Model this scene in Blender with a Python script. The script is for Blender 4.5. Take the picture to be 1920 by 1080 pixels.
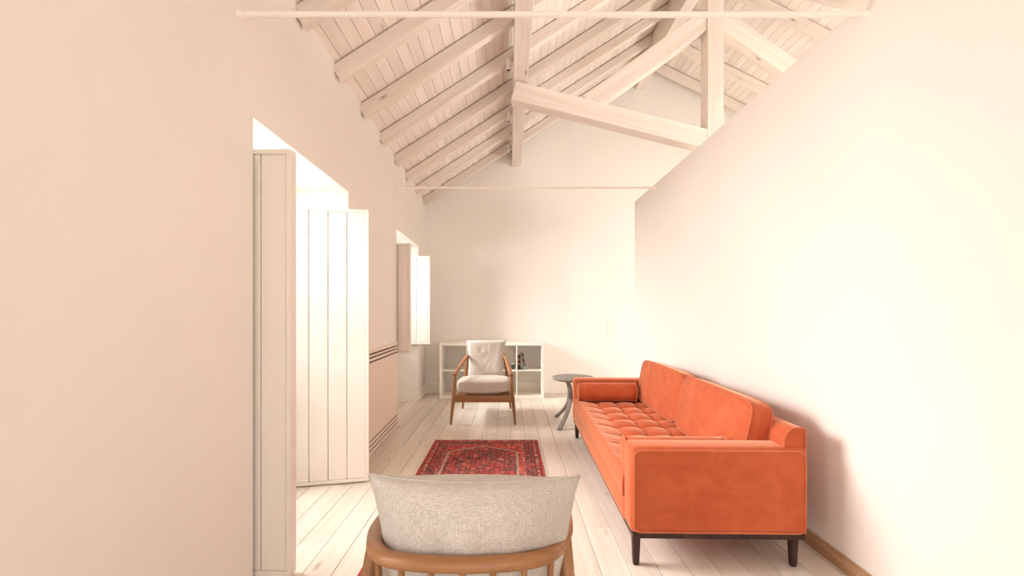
import bpy, bmesh, math, random
from mathutils import Vector, Matrix, noise

# ------------------------------------------------------------------ scene, camera, light
for o in list(bpy.data.objects):
    bpy.data.objects.remove(o)
scene = bpy.context.scene
COL = scene.collection
random.seed(7)

CAM_H = 1.22
cam_d = bpy.data.cameras.new('camera')
cam_d.sensor_width = 36.0
cam_d.lens = 810 / 1920 * 36.0
cam_d.shift_x = 5 / 1920
cam_d.shift_y = 43 / 1920
cam_d.clip_start = 0.02
cam = bpy.data.objects.new('camera', cam_d)
cam.location = (0, 0, CAM_H)
cam.rotation_euler = (math.pi / 2, 0, 0)
COL.objects.link(cam)
scene.camera = cam

world = bpy.data.worlds.new('overcast_sky')
scene.world = world
world.use_nodes = True
bg = world.node_tree.nodes['Background']
bg.inputs['Color'].default_value = (1.0, 0.97, 0.93, 1)
bg.inputs['Strength'].default_value = 2.5

def daylight(name, loc, rot, sx, sy, radiance, col=(1.0, 0.982, 0.957)):
    """area lamp at a wall opening, aimed into the room: overcast daylight, plus added fill from the right"""
    l = bpy.data.lights.new(name, 'AREA')
    l.shape = 'RECTANGLE'; l.size = sx; l.size_y = sy
    l.energy = radiance * sx * sy * math.pi
    l.color = col
    o = bpy.data.objects.new(name, l); COL.objects.link(o)
    o.location = loc; o.rotation_euler = rot
H = math.pi / 2
W_NEAR, W_FAR, W_BEHIND, W_REAR, FILL_RIGHT = 31.0, 42.0, 9.5, 0.30, 8.5
TILT = math.radians(32)      # the sky stands above the horizon, so its light comes in downwards
daylight('daylight_window_near', (-2.75, 2.55, 2.15), (0, -H + TILT, 0), 1.9, 1.7, W_NEAR)
daylight('daylight_window_far', (-2.75, 5.25, 2.40), (0, -H + TILT, 0), 1.6, 1.7, W_FAR)
daylight('daylight_window_behind', (-2.75, 0.05, 2.15), (0, -H + TILT, 0), 1.9, 1.7, W_BEHIND)
daylight('daylight_rear_left', (-0.5, -2.93, 1.15), (H, 0, 0), 0.9, 2.3, W_REAR)
daylight('daylight_rear_right', (0.775, -2.93, 1.15), (H, 0, 0), 0.95, 2.3, W_REAR)
for ya, yb, f in ((0.1, 1.4, 1.0), (2.2, 3.5, 1.0), (4.2, 5.3, 0.2)):
    daylight('added_fill_right', (5.4, (ya + yb) / 2, 1.6), (0, H, 0), 1.8, yb - ya, FILL_RIGHT * f)  # unseen fill lamps, added to brighten the next bay, gable and ceiling boards

vs = scene.view_settings
vs.view_transform = 'Standard'
vs.look = 'None'
vs.gamma = 1.0
vs.use_curve_mapping = False
vs.exposure = 0.57
scene.display_settings.display_device = 'sRGB'
cy = scene.cycles
cy.max_bounces = 7
cy.diffuse_bounces = 6
cy.glossy_bounces = 4
cy.transparent_max_bounces = 12
cy.sample_clamp_indirect = 12
cy.caustics_reflective = False
cy.caustics_refractive = False
cy.use_denoising = True
cy.use_light_tree = False
cy.use_adaptive_sampling = True
cy.adaptive_threshold = 0.09

# ------------------------------------------------------------------ material helpers
def srgb(r, g, b):
    f = lambda c: (c / 255 / 12.92) if c / 255 <= 0.04045 else ((c / 255 + 0.055) / 1.055) ** 2.4
    return (f(r), f(g), f(b), 1)

class N:
    def __init__(s, name):
        s.m = bpy.data.materials.new(name); s.m.use_nodes = True
        s.t = s.m.node_tree
        s.b = s.t.nodes['Principled BSDF']
    def n(s, typ, **kw):
        x = s.t.nodes.new(typ)
        for k, v in kw.items():
            if k.startswith('_'):
                setattr(x, k[1:], v)
            else:
                key = int(k[1:]) if k[0] == 'i' and k[1:].isdigit() else k.replace('__', ' ')
                x.inputs[key].default_value = v
        return x
    def l(s, a, ai, b, bi):
        s.t.links.new(a.outputs[ai], b.inputs[bi])
    def ramp(s, src, out, stops, interp='LINEAR'):
        r = s.t.nodes.new('ShaderNodeValToRGB')
        r.color_ramp.interpolation = interp
        el = r.color_ramp.elements
        while len(el) < len(stops):
            el.new(0.5)
        for e, (p, c) in zip(el, stops):
            e.position = p; e.color = c
        s.l(src, out, r, 0)
        return r
    def mix(s, fac, a, b, mode='MIX'):
        """fac/a/b: (node, out) or value"""
        x = s.t.nodes.new('ShaderNodeMix'); x.data_type = 'RGBA'; x.blend_type = mode
        for idx, v in ((0, fac), (6, a), (7, b)):
            if isinstance(v, tuple) and len(v) == 2 and not isinstance(v[0], (int, float)):
                s.t.links.new(v[0].outputs[v[1]], x.inputs[idx])
            else:
                x.inputs[idx].default_value = v
        return x
    def coords(s, kind='Object', scale=(1, 1, 1), rand=False):
        tc = s.n('ShaderNodeTexCoord')
        mp = s.n('ShaderNodeMapping')
        mp.inputs['Scale'].default_value = scale
        s.l(tc, kind, mp, 0)
        if rand:
            oi = s.n('ShaderNodeObjectInfo')
            mul = s.n('ShaderNodeVectorMath', _operation='SCALE')
            mul.inputs[0].default_value = (37.1, 91.7, 53.3)
            s.l(oi, 'Random', mul, 'Scale')
            s.l(mul, 0, mp, 'Location')
        return mp
    def bump(s, src, out, strength, dist=0.002):
        b = s.n('ShaderNodeBump')
        b.inputs['Strength'].default_value = strength
        b.inputs['Distance'].default_value = dist
        s.l(src, out, b, 'Height')
        s.l(b, 0, s.b, 'Normal')

def mat_plain(name, col, rough=0.5, metallic=0.0, spec=0.5):
    k = N(name)
    k.b.inputs['Base Color'].default_value = col
    k.b.inputs['Roughness'].default_value = rough
    k.b.inputs['Metallic'].default_value = metallic
    k.b.inputs['Specular IOR Level'].default_value = spec
    return k.m

def mat_paint(name, col, rough=0.85, var=0.012, scale=1.5, bump=0.08, spec=0.25):
    k = N(name)
    c = k.coords()
    n1 = k.n('ShaderNodeTexNoise', Scale=scale, Detail=2.0)
    k.l(c, 0, n1, 'Vector')
    lo = tuple(v * (1 - var) for v in col[:3]) + (1,)
    hi = tuple(min(1, v * (1 + var)) for v in col[:3]) + (1,)
    r = k.ramp(n1, 0, [(0.35, lo), (0.65, hi)])
    k.l(r, 0, k.b, 'Base Color')
    k.b.inputs['Roughness'].default_value = rough
    k.b.inputs['Specular IOR Level'].default_value = spec
    return k.m

def mat_wood(name, light, dark, knot, axis=0, rough=0.5, grain=26.0, stretch=0.05, knots=0.05,
             bump=0.15, rnd=0.12, spec=0.3):
    """wood whose grain runs along the local axis; every piece takes its own offset and tint"""
    k = N(name)
    sc = [1.0, 1.0, 1.0]; sc[axis] = stretch
    c = k.coords('Object', tuple(sc), True)
    n0 = k.n('ShaderNodeTexNoise', Scale=5.0, Detail=2.0, Distortion=0.4)
    k.l(c, 0, n0, 'Vector')
    n1 = k.n('ShaderNodeTexNoise', Scale=grain, Detail=4.0, Roughness=0.65, Distortion=0.7)
    k.l(c, 0, n1, 'Vector')
    mid = tuple((a + b) / 2 for a, b in zip(light, dark))
    r = k.ramp(n1, 0, [(0.25, dark), (0.5, mid), (0.72, light)])
    r0 = k.ramp(n0, 0, [(0.3, (0.88, 0.87, 0.86, 1)), (0.7, (1, 1, 1, 1))])
    m0 = k.mix(1.0, (r, 0), (r0, 0), 'MULTIPLY')
    # knots
    sk = [6.0, 6.0, 6.0]; sk[axis] = 2.0
    ck = k.coords('Object', tuple(sk), True)
    v = k.n('ShaderNodeTexVoronoi', Scale=1.0)
    k.l(ck, 0, v, 'Vector')
    rk = k.ramp(v, 'Distance', [(0.0, (1, 1, 1, 1)), (knots, (0.45, 0.45, 0.45, 1)), (knots * 2.2, (0, 0, 0, 1))])
    m1 = k.mix((rk, 0), (m0, 2), knot)
    oi = k.n('ShaderNodeObjectInfo')
    rr = k.ramp(oi, 'Random', [(0.0, (1 - rnd, 1 - rnd * 1.05, 1 - rnd * 1.15, 1)), (1.0, (1, 1, 1, 1))])
    m2 = k.mix(1.0, (m1, 2), (rr, 0), 'MULTIPLY')
    k.l(m2, 2, k.b, 'Base Color')
    k.b.inputs['Roughness'].default_value = rough
    k.b.inputs['Specular IOR Level'].default_value = spec
    if bump:
        k.bump(n1, 0, bump, 0.001)
    return k.m

def mat_linen(name, light, dark):
    k = N(name)
    ca = k.coords('Object', (1.0, 1.0, 0.09))
    cb = k.coords('Object', (0.09, 1.0, 1.0))
    cc = k.coords('Object')
    na = k.n('ShaderNodeTexNoise', Scale=560.0, Detail=3.0); k.l(ca, 0, na, 'Vector')
    nb = k.n('ShaderNodeTexNoise', Scale=560.0, Detail=3.0); k.l(cb, 0, nb, 'Vector')
    nc = k.n('ShaderNodeTexNoise', Scale=9.0, Detail=3.0); k.l(cc, 0, nc, 'Vector')
    ad = k.n('ShaderNodeMath', _operation='ADD'); k.l(na, 0, ad, 0); k.l(nb, 0, ad, 1)
    ml = k.n('ShaderNodeMath', _operation='MULTIPLY'); k.l(ad, 0, ml, 0); ml.inputs[1].default_value = 0.5
    r = k.ramp(ml, 0, [(0.36, dark), (0.62, light)])
    r2 = k.ramp(nc, 0, [(0.3, (0.93, 0.925, 0.92, 1)), (0.7, (1, 1, 1, 1))])
    m = k.mix(1.0, (r, 0), (r2, 0), 'MULTIPLY')
    k.l(m, 2, k.b, 'Base Color')
    k.b.inputs['Roughness'].default_value = 0.95
    k.b.inputs['Specular IOR Level'].default_value = 0.1
    k.b.inputs['Sheen Weight'].default_value = 0.15
    k.bump(ml, 0, 0.5, 0.001)
    return k.m

def mat_velvet(name, light, dark):
    k = N(name)
    c = k.coords('Object', (1, 1, 1))
    n1 = k.n('ShaderNodeTexNoise', Scale=7.0, Detail=5.0, Roughness=0.6, Distortion=0.8); k.l(c, 0, n1, 'Vector')
    n2 = k.n('ShaderNodeTexNoise', Scale=420.0, Detail=2.0); k.l(c, 0, n2, 'Vector')
    r = k.ramp(n1, 0, [(0.3, dark), (0.7, light)])
    k.l(r, 0, k.b, 'Base Color')
    k.b.inputs['Roughness'].default_value = 0.8
    k.b.inputs['Specular IOR Level'].default_value = 0.15
    k.b.inputs['Sheen Weight'].default_value = 1.0
    k.b.inputs['Sheen Roughness'].default_value = 0.35
    k.b.inputs['Sheen Tint'].default_value = srgb(255, 205, 172)
    k.bump(n2, 0, 0.15, 0.0006)
    return k.m

def mat_glass(name):
    k = N(name)
    t = k.t
    t.nodes.remove(k.b)
    out = [n for n in t.nodes if n.type == 'OUTPUT_MATERIAL'][0]
    tr = t.nodes.new('ShaderNodeBsdfTransparent')
    gl = t.nodes.new('ShaderNodeBsdfGlossy'); gl.inputs['Roughness'].default_value = 0.02
    fr = t.nodes.new('ShaderNodeFresnel'); fr.inputs['IOR'].default_value = 1.45
    mx = t.nodes.new('ShaderNodeMixShader')
    t.links.new(fr.outputs[0], mx.inputs[0]); t.links.new(tr.outputs[0], mx.inputs[1]); t.links.new(gl.outputs[0], mx.inputs[2])
    t.links.new(mx.outputs[0], out.inputs[0])
    return k.m

WALL = mat_paint('cream_wall_paint', srgb(243, 239, 233))
PART = mat_paint('pale_cream_partition_paint', srgb(234, 226, 218))
WHITE = mat_paint('white_satin_paint', srgb(247, 241, 232), rough=0.55, var=0.012, bump=0.02)
SHUT = mat_paint('shutter_satin_paint', srgb(239, 232, 223), rough=0.5, var=0.01)
PANEL = mat_paint('off_white_lacquer', srgb(240, 226, 212), rough=0.5, var=0.01, bump=0.01)
SHELF = mat_paint('white_laminate', srgb(248, 242, 232), rough=0.4, var=0.008, bump=0.0)
BOARD = mat_wood('whitewashed_pine_board', srgb(250, 242, 235), srgb(242, 229, 218), srgb(206, 176, 154), axis=1,
                 rough=0.75, grain=22, knots=0.045, rnd=0.07, bump=0)
BEAM = mat_wood('whitewashed_pine_beam', srgb(247, 239, 231), srgb(232, 218, 205), srgb(156, 118, 92), axis=0,
                rough=0.75, grain=20, knots=0.05, rnd=0.05, bump=0)
PLANK = mat_wood('pale_limed_oak_plank', srgb(244, 237, 227), srgb(229, 216, 201), srgb(170, 140, 114), axis=1,
                 rough=0.45, grain=24, knots=0.055, rnd=0.14, spec=0.35, bump=0)
SUB = mat_paint('dark_subfloor', srgb(120, 96, 74))
SKIRT = mat_wood('brown_oak_baseboard', srgb(196, 158, 124), srgb(158, 118, 86), srgb(100, 66, 42), axis=1, grain=24, knots=0.05)
OAK = mat_wood('oiled_oak', srgb(172, 120, 76), srgb(132, 88, 52), srgb(96, 58, 32), axis=0, rough=0.38,
               grain=30, knots=0.0001, rnd=0.06, spec=0.5)
OAKZ = mat_wood('oiled_oak_upright', srgb(172, 120, 76), srgb(132, 88, 52), srgb(96, 58, 32), axis=2, rough=0.38,
                grain=30, knots=0.0001, rnd=0.06, spec=0.5)
OAKY = mat_wood('oiled_oak_side', srgb(172, 120, 76), srgb(132, 88, 52), srgb(96, 58, 32), axis=1, rough=0.38,
                grain=30, knots=0.0001, rnd=0.06, spec=0.5)
WENGE = mat_wood('dark_stained_wood', srgb(74, 50, 42), srgb(44, 28, 24), srgb(30, 18, 16), axis=2, rough=0.4, knots=0.0001, rnd=0.02)
LINEN = mat_linen('grey_linen', srgb(208, 199, 190), srgb(170, 160, 151))
VELVET = mat_velvet('orange_velvet', srgb(197, 101, 65), srgb(181, 83, 51))
PIPE = mat_velvet('orange_piping', srgb(206, 112, 76), srgb(192, 98, 64))
SLATE = mat_wood('grey_painted_wood', srgb(158, 152, 143), srgb(130, 124, 116), srgb(90, 86, 80), axis=2, rough=0.6, knots=0.0001, rnd=0.03)
STEEL = mat_plain('cream_painted_steel', srgb(251, 246, 238), 0.45)
BLACK = mat_plain('black_lens', srgb(24, 22, 22), 0.25)
SLOT = mat_plain('dark_slot', srgb(58, 48, 42), 0.8)
GLASS = mat_glass('window_glass')
PLASTIC = mat_plain('cream_plastic', srgb(248, 240, 226), 0.4)

# ------------------------------------------------------------------ mesh helpers
def box(bm, x0, x1, y0, y1, z0, z1, bev=0.0, seg=1):
    r = bmesh.ops.create_cube(bm, size=1.0)
    vsx = r['verts']
    for v in vsx:
        v.co = Vector(((x0 + x1) / 2 + v.co.x * (x1 - x0), (y0 + y1) / 2 + v.co.y * (y1 - y0), (z0 + z1) / 2 + v.co.z * (z1 - z0)))
    if bev > 0:
        es = list({e for v in vsx for e in v.link_edges})
        bmesh.ops.bevel(bm, geom=es, offset=bev, segments=seg, affect='EDGES', profile=0.5)

def prism(bm, poly, a0, a1, axis='z'):
    """poly: list of 2D points, extruded along axis between a0 and a1"""
    def P(p, a):
        if axis == 'z': return Vector((p[0], p[1], a))
        if axis == 'y': return Vector((p[0], a, p[1]))
        return Vector((a, p[0], p[1]))
    A = [bm.verts.new(P(p, a0)) for p in poly]
    B = [bm.verts.new(P(p, a1)) for p in poly]
    fs = [bm.faces.new(A), bm.faces.new(list(reversed(B)))]
    n = len(poly)
    for i in range(n):
        fs.append(bm.faces.new([A[i], B[i], B[(i + 1) % n], A[(i + 1) % n]]))
    bmesh.ops.recalc_face_normals(bm, faces=fs)

def smooth_path(pts, n=6):
    """Catmull-Rom through pts"""
    P = [Vector(p) for p in pts]
    out = []
    for i in range(len(P) - 1):
        p0 = P[i - 1] if i > 0 else 2 * P[0] - P[1]
        p1, p2 = P[i], P[i + 1]
        p3 = P[i + 2] if i + 2 < len(P) else 2 * P[-1] - P[-2]
        for k in range(n):
            t = k / n
            out.append(0.5 * ((2 * p1) + (p2 - p0) * t + (2 * p0 - 5 * p1 + 4 * p2 - p3) * t * t + (3 * p1 - p0 - 3 * p2 + p3) * t ** 3))
    out.append(P[-1])
    return out

def sweep(bm, path, rad, seg=10, closed=False, up=Vector((0, 0, 1)), sq=2.0):
    """tube along path; rad: number, (side, up) pair or function of t giving either; sq: superellipse exponent"""
    n = len(path); rings = []
    for i, p in enumerate(path):
        if closed:
            d = path[(i + 1) % n] - path[i - 1]
        else:
            d = path[min(i + 1, n - 1)] - path[max(i - 1, 0)]
        d = d.normalized()
        u = up
        if abs(d.dot(u)) > 0.97:
            u = Vector((0, 1, 0)) if abs(d.y) < 0.9 else Vector((1, 0, 0))
        s = d.cross(u).normalized(); w = s.cross(d).normalized()
        r = rad(i / max(1, n - 1)) if callable(rad) else rad
        ra, rb = r if isinstance(r, tuple) else (r, r)
        ring = []
        for k in range(seg):
            a = 2 * math.pi * k / seg + math.pi / seg
            ca, sa = math.cos(a), math.sin(a)
            f = 1.0 / ((abs(ca) ** sq + abs(sa) ** sq) ** (1 / sq))
            ring.append(bm.verts.new(p + s * (ca * f * ra) + w * (sa * f * rb)))
        rings.append(ring)
    m = n if closed else n - 1
    for i in range(m):
        A, B = rings[i], rings[(i + 1) % n]
        for k in range(seg):
            bm.faces.new([A[k], A[(k + 1) % seg], B[(k + 1) % seg], B[k]])
    if not closed:
        bm.faces.new(list(reversed(rings[0]))); bm.faces.new(rings[-1])

def lathe(bm, prof, loc=(0, 0, 0), seg=24, axis='z'):
    rings = []
    for r, h in prof:
        ring = []
        for k in range(seg):
            a = 2 * math.pi * k / seg
            c, s = math.cos(a) * r, math.sin(a) * r
            q = (c, s, h) if axis == 'z' else ((h, c, s) if axis == 'x' else (s, h, c))
            ring.append(bm.verts.new(Vector(loc) + Vector(q)))
        rings.append(ring)
    for i in range(len(rings) - 1):
        for k in range(seg):
            bm.faces.new([rings[i][k], rings[i][(k + 1) % seg], rings[i + 1][(k + 1) % seg], rings[i + 1][k]])
    bm.faces.new(list(reversed(rings[0]))); bm.faces.new(rings[-1])

def link(o, parent=None):
    COL.objects.link(o)
    if parent is not None:
        o.parent = parent
    return o

def obj(name, bm, mat, parent=None, smooth=False, center=False):
    bmesh.ops.recalc_face_normals(bm, faces=bm.faces[:])
    loc = Vector((0, 0, 0))
    if center:
        lo = Vector([min(v.co[i] for v in bm.verts) for i in range(3)])
        hi = Vector([max(v.co[i] for v in bm.verts) for i in range(3)])
        loc = (lo + hi) / 2
        for v in bm.verts: v.co -= loc
    me = bpy.data.meshes.new(name)
    bm.to_mesh(me); bm.free()
    if isinstance(mat, (list, tuple)):
        for m in mat: me.materials.append(m)
    else:
        me.materials.append(mat)
    if smooth:
        for p in me.polygons: p.use_smooth = True
        if smooth != 'all':
            try:
                me.set_sharp_from_angle(angle=math.radians(smooth if isinstance(smooth, (int, float)) and smooth > 1 else 40))
            except Exception:
                pass
    o = bpy.data.objects.new(name, me)
    link(o, parent)
    o.location = loc
    return o

def tag(o, label=None, cat=None, group=None, kind=None):
    if label: o['label'] = label
    if cat: o['category'] = cat
    if group: o['group'] = group
    if kind: o['kind'] = kind
    return o

def thing(name, label, cat, loc=(0, 0, 0), rotz=0.0, group=None):
    o = bpy.data.objects.new(name, None)
    o.empty_display_size = 0.1
    COL.objects.link(o)
    o.location = loc; o.rotation_euler = (0, 0, rotz)
    return tag(o, label, cat, group)

def copy_tree(o, parent=None):
    c = o.copy(); COL.objects.link(c)
    c.parent = parent
    for ch in [x for x in bpy.data.objects if x.parent == o and x != c]:
        copy_tree(ch, c)
    return c

def one(fn):
    bm = bmesh.new(); fn(bm); return bm

def bbox(*a, **k):
    return one(lambda bm: box(bm, *a, **k))

def beam(name, p0, p1, w, h, mat, parent, roll_up=Vector((0, 0, 1)), bev=0.004, ext=(0, 0)):
    """squared timber from p0 to p1 (axis of its section centre), local X along its length"""
    p0, p1 = Vector(p0), Vector(p1)
    d = (p1 - p0); L = d.length; d.normalize()
    s = roll_up.cross(d).normalized(); u = d.cross(s)
    bm = bmesh.new()
    box(bm, -L / 2 - ext[0], L / 2 + ext[1], -w / 2, w / 2, -h / 2, h / 2, bev=bev)
    o = obj(name, bm, mat, parent)
    M = Matrix.Identity(4)
    for i in range(3):
        M[i][0] = d[i]; M[i][1] = s[i]; M[i][2] = u[i]; M[i][3] = (p0[i] + p1[i]) / 2
    o.matrix_local = M
    return o

# ------------------------------------------------------------------ dimensions of the place
XL = -1.215          # left wall face at mid length; the wall runs 1.2 degrees out of square
def XW(y): return -1.157 - 0.0203 * (y - 1.95)
XO = -1.80           # its outer face
XR = 1.57            # partition face
YB = 6.42            # back wall face
YR = -2.7            # wall behind the camera
XE = 5.10            # far wall of the next bay
RX, RZ = 1.94, 4.91  # ridge of the board lining
EZ = 2.872           # lining at the left wall
SL = (RZ - EZ) / (RX - XL)
SR = 0.50

# ------------------------------------------------------------------ floor
fl = obj('floor', bbox(XO, XE + 0.2, YR - 0.2, YB + 0.1, -0.12, -0.021), SUB)
tag(fl, kind='structure')
PW = 0.139
x = XO + 0.005
row = 0
while x < 2.4:
    y = YR + 0.02 - random.uniform(0, 1.6)
    while y < YB:
        L = random.choice((1.7, 2.1, 2.4, 1.5))
        a, b = max(y, YR), min(y + L, YB)
        if b - a > 0.15 and x + PW > XO:
            dz = random.uniform(-0.0006, 0.0006)
            obj('plank', bbox(x + 0.0011, x + PW - 0.0011, a + 0.0009, b - 0.0009, -0.02, dz, bev=0.0012), PLANK, fl, center=True)
        y += L
    x += PW
    row += 1
XP = x
xx = XP
while xx < XE:
    obj('plank', bbox(xx + 0.0011, xx + PW - 0.0011, YR, YB, -0.02, 0.0, bev=0.0012), PLANK, fl, center=True)
    xx += PW

# ------------------------------------------------------------------ walls
NICHES = [  # room-side y0, y1, lintel, outer y0, y1
    (-0.58, 0.63, 2.095, -0.50, 0.58),
    (1.95, 3.17, 2.095, 2.00, 3.06),
    (4.63, 5.875, 2.100, 4.70, 5.79),
]
def left_wall(bm):
    edges = [(YR - 0.2, YR - 0.2)]
    for a, b, zt, oa, ob in NICHES:
        edges += [(a, oa), (b, ob)]
    edges += [(YB + 0.2, YB + 0.2)]
    top = EZ + 0.06
    for i in range(0, len(edges), 2):
        (a, oa), (b, ob) = edges[i], edges[i + 1]
        prism(bm, [(XW(a), a), (XW(b), b), (XO, ob), (XO, oa)], -0.1, top)
    for a, b, zt, oa, ob in NICHES:
        prism(bm, [(XW(a), a), (XW(b), b), (XO, ob), (XO, oa)], zt, top)
    # wall under the far window, set back in its niche
    a, b, zt, oa, ob = NICHES[2]
    box(bm, XO, XO + 0.18, oa - 0.02, ob + 0.02, -0.1, 0.74)
wl = obj('wall_left', one(left_wall), WALL); tag(wl, kind='structure')

def roof_z(x):
    return EZ + SL * (x - XL) if x <= RX else RZ - SR * (x - RX)
wb = obj('wall_back', one(lambda bm: prism(bm, [(XO - 0.0, -0.1), (XE + 0.2, -0.1), (XE + 0.2, roof_z(XE)), (RX, RZ + 0.02), (XL, EZ), (XO, EZ - 0.1)], YB, YB + 0.2, 'y')), WALL)
tag(wb, kind='structure')

wr = obj('wall_right', bbox(XR, XR + 0.12, YR - 0.1, 5.41, -0.05, 2.59, bev=0.003), PART)
tag(wr, kind='structure')

def rear_wall(bm):
    # two tall openings behind the camera
    z1 = 2.35
    xs = [XO, -0.95, -0.05, 0.3, 1.25, 2.4, 4.2, XE + 0.2]
    for i in range(0, len(xs) - 1, 2):
        prism(bm, [(xs[i], -0.1), (xs[i + 1], -0.1), (xs[i + 1], z1), (xs[i], z1)], YR - 0.2, YR, 'y')
    prism(bm, [(XO, z1), (XE + 0.2, z1), (XE + 0.2, roof_z(XE)), (RX, RZ + 0.02), (XL, EZ), (XO, EZ - 0.1)], YR - 0.2, YR, 'y')
ww = obj('wall_rear', one(rear_wall), WALL); tag(ww, kind='structure')

def far_right_wall(bm):
    zt = roof_z(XE)
    ys = [YR - 0.2, 0.1, 1.4, 2.2, 3.5, 4.2, 5.3, YB + 0.2]  # unseen openings, added to let the fill light into the next bay
    for i in range(0, len(ys) - 1, 2):
        box(bm, XE, XE + 0.25, ys[i], ys[i + 1], -0.1, zt)
    box(bm, XE, XE + 0.25, ys[0], ys[-1], 2.5, zt)
    box(bm, XE, XE + 0.25, ys[0], ys[-1], -0.1, 0.7)
wf = obj('wall_far_right', one(far_right_wall), WALL); tag(wf, kind='structure')

# windows in the left wall, behind the shutters
def window(name, ya, yb, za, zb, rows):
    xw = XO + 0.06
    f = bmesh.new()
    w = 0.05
    box(f, xw, xw + 0.05, ya, ya + w, za, zb); box(f, xw, xw + 0.05, yb - w, yb, za, zb)
    box(f, xw, xw + 0.05, ya + w, yb - w, za, za + w); box(f, xw, xw + 0.05, ya + w, yb - w, zb - w, zb)
    ym = (ya + yb) / 2
    box(f, xw, xw + 0.05, ym - 0.03, ym + 0.03, za + w, zb - w)
    o = obj(name, f, WHITE); tag(o, kind='structure')
    for (p, q) in ((ya + w, ym - 0.03), (ym + 0.03, yb - w)):
        for r in range(rows):
            z0 = za + w + (zb - za - 2 * w) * r / rows; z1 = za + w + (zb - za - 2 * w) * (r + 1) / rows
            if r:
                obj('glazing_bar', bbox(xw + 0.01, xw + 0.04, p, q, z0 - 0.012, z0 + 0.012), WHITE, o)
            obj('pane', bbox(xw + 0.022, xw + 0.027, p, q, z0 + (0.012 if r else 0), z1 - (0.012 if r < rows - 1 else 0)), GLASS, o)
    return o
window('window_1', 2.00, 3.06, 0.0, 2.09, 3)
window('window_2', 4.70, 5.79, 0.74, 2.095, 2)
window('window_3', -0.50, 0.58, 0.0, 2.09, 3)

# ------------------------------------------------------------------ ceiling: lining boards and rafters
ce = bmesh.new()
prism(ce, [(XO - 0.1, EZ + SL * (XO - 0.1 - XL) + 0.04), (RX, RZ + 0.04), (XE + 0.3, roof_z(XE + 0.3) + 0.04),
           (XE + 0.3, roof_z(XE + 0.3) + 0.25), (RX, RZ + 0.28), (XO - 0.1, EZ + SL * (XO - 0.1 - XL) + 0.25)], YR - 0.3, YB + 0.3, 'y')
ce = obj('ceiling', ce, BOARD); tag(ce, kind='structure')
def lining(x0, x1, sgn):
    slope = SL if sgn > 0 else -SR
    cs = math.cos(math.atan(slope))
    step = 0.0768 if sgn > 0 else 0.0815
    n = int((x1 - x0) / step)
    ang = -math.atan(slope)
    w = step / cs
    base = bmesh.new()
    g = 0.0009; L = (YB - YR) / 2
    # board with bevelled long edges, face down
    prism(base, [(-w / 2 + g, 0.022), (w / 2 - g, 0.022), (w / 2 - g, 0.002), (w / 2 - g - 0.002, 0), (-w / 2 + g + 0.002, 0), (-w / 2 + g, 0.002)], -L, L, 'y')
    me = None
    for i in range(n):
        xc = x0 + (i + 0.5) * step
        z = roof_z(xc)
        if me is None:
            o = obj('board', base, BOARD, ce); me = o.data
        else:
            o = bpy.data.objects.new('board', me); link(o, ce)
        o.location = (xc, (YB + YR) / 2, z + random.uniform(-0.0008, 0.0008))
        o.rotation_euler = (0, ang, 0)
lining(RX - 42 * 0.0768, RX + 0.001, 1)
lining(RX, XE, -1)
RD = 0.098       # rafter depth square to the slope
RW = 0.080
def rafters(sgn):
    for k in range(-9, 8):
        y = 2.36 + 0.548 * k + RW / 2
        if sgn > 0:
            xa, xb, slope = XW(y) - 0.03, RX - 0.03, SL
        else:
            xa, xb, slope = RX + 0.03, XE, -SR
        nv = Vector((-slope, 0, 1)).normalized()
        off = -nv * (RD / 2 + 0.010)
        beam('rafter', Vector((xa, y, roof_z(xa))) + off, Vector((xb, y, roof_z(xb))) + off, RW, RD, BEAM, ce, bev=0.002)
rafters(1); rafters(-1)

# ridge beam and purlin
rb = beam('ridge_beam', (1.935, YR, 4.68), (1.935, YB - 0.001, 4.68), 0.13, 0.34, BEAM, None)
tag(rb, 'whitewashed ridge beam running along the peak of the ceiling', 'beam')
pz = 3.37
pu = beam('purlin', (0.105, YR, pz + 0.115), (0.105, YB - 0.001, pz + 0.115), 0.135, 0.23, BEAM, None)
tag(pu, 'long whitewashed beam carrying the three spotlights under the left slope', 'beam')

def truss(y, label):
    t = thing('roof_truss', label, 'roof truss', (RX, y + 0.075, 2.6), 0, 'king post roof trusses')
    r = Vector((RX, y + 0.075, 2.6))
    def P(x, z): return Vector((x, y + 0.075, z)) - r
    bm_l = beam('king_post', P(1.921, 2.62), P(1.921, 4.50), 0.15, 0.15, BEAM, t, roll_up=Vector((0, 1, 0)))
    # lower struts rise from the post foot to the purlin
    sl = 0.25
    for s in (-1, 1):
        x0 = 1.921 + s * 0.06
        x1 = 1.921 + s * (1.921 - 0.04)
        zt = pz - 0.002
        d = abs(x1 - x0)
        beam('strut', P(x0, zt - 0.09 - sl * d), P(x1, zt - 0.09 - 0.0), 0.14, 0.175, BEAM, t)
        # principal diagonals
        pa = P(1.921 + s * 0.08, 3.93 + 0.02); pb = P(1.921 + s * 1.18, 3.93 + 0.02 - 0.715 * 1.10)
        beam('principal_rafter', pa, pb, 0.12, 0.17, BEAM, t)
    return t
truss(4.02, 'white timber king post truss in front of the back gable')
truss(2.08, 'white timber king post truss nearest the camera, strut at the top right corner')

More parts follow.
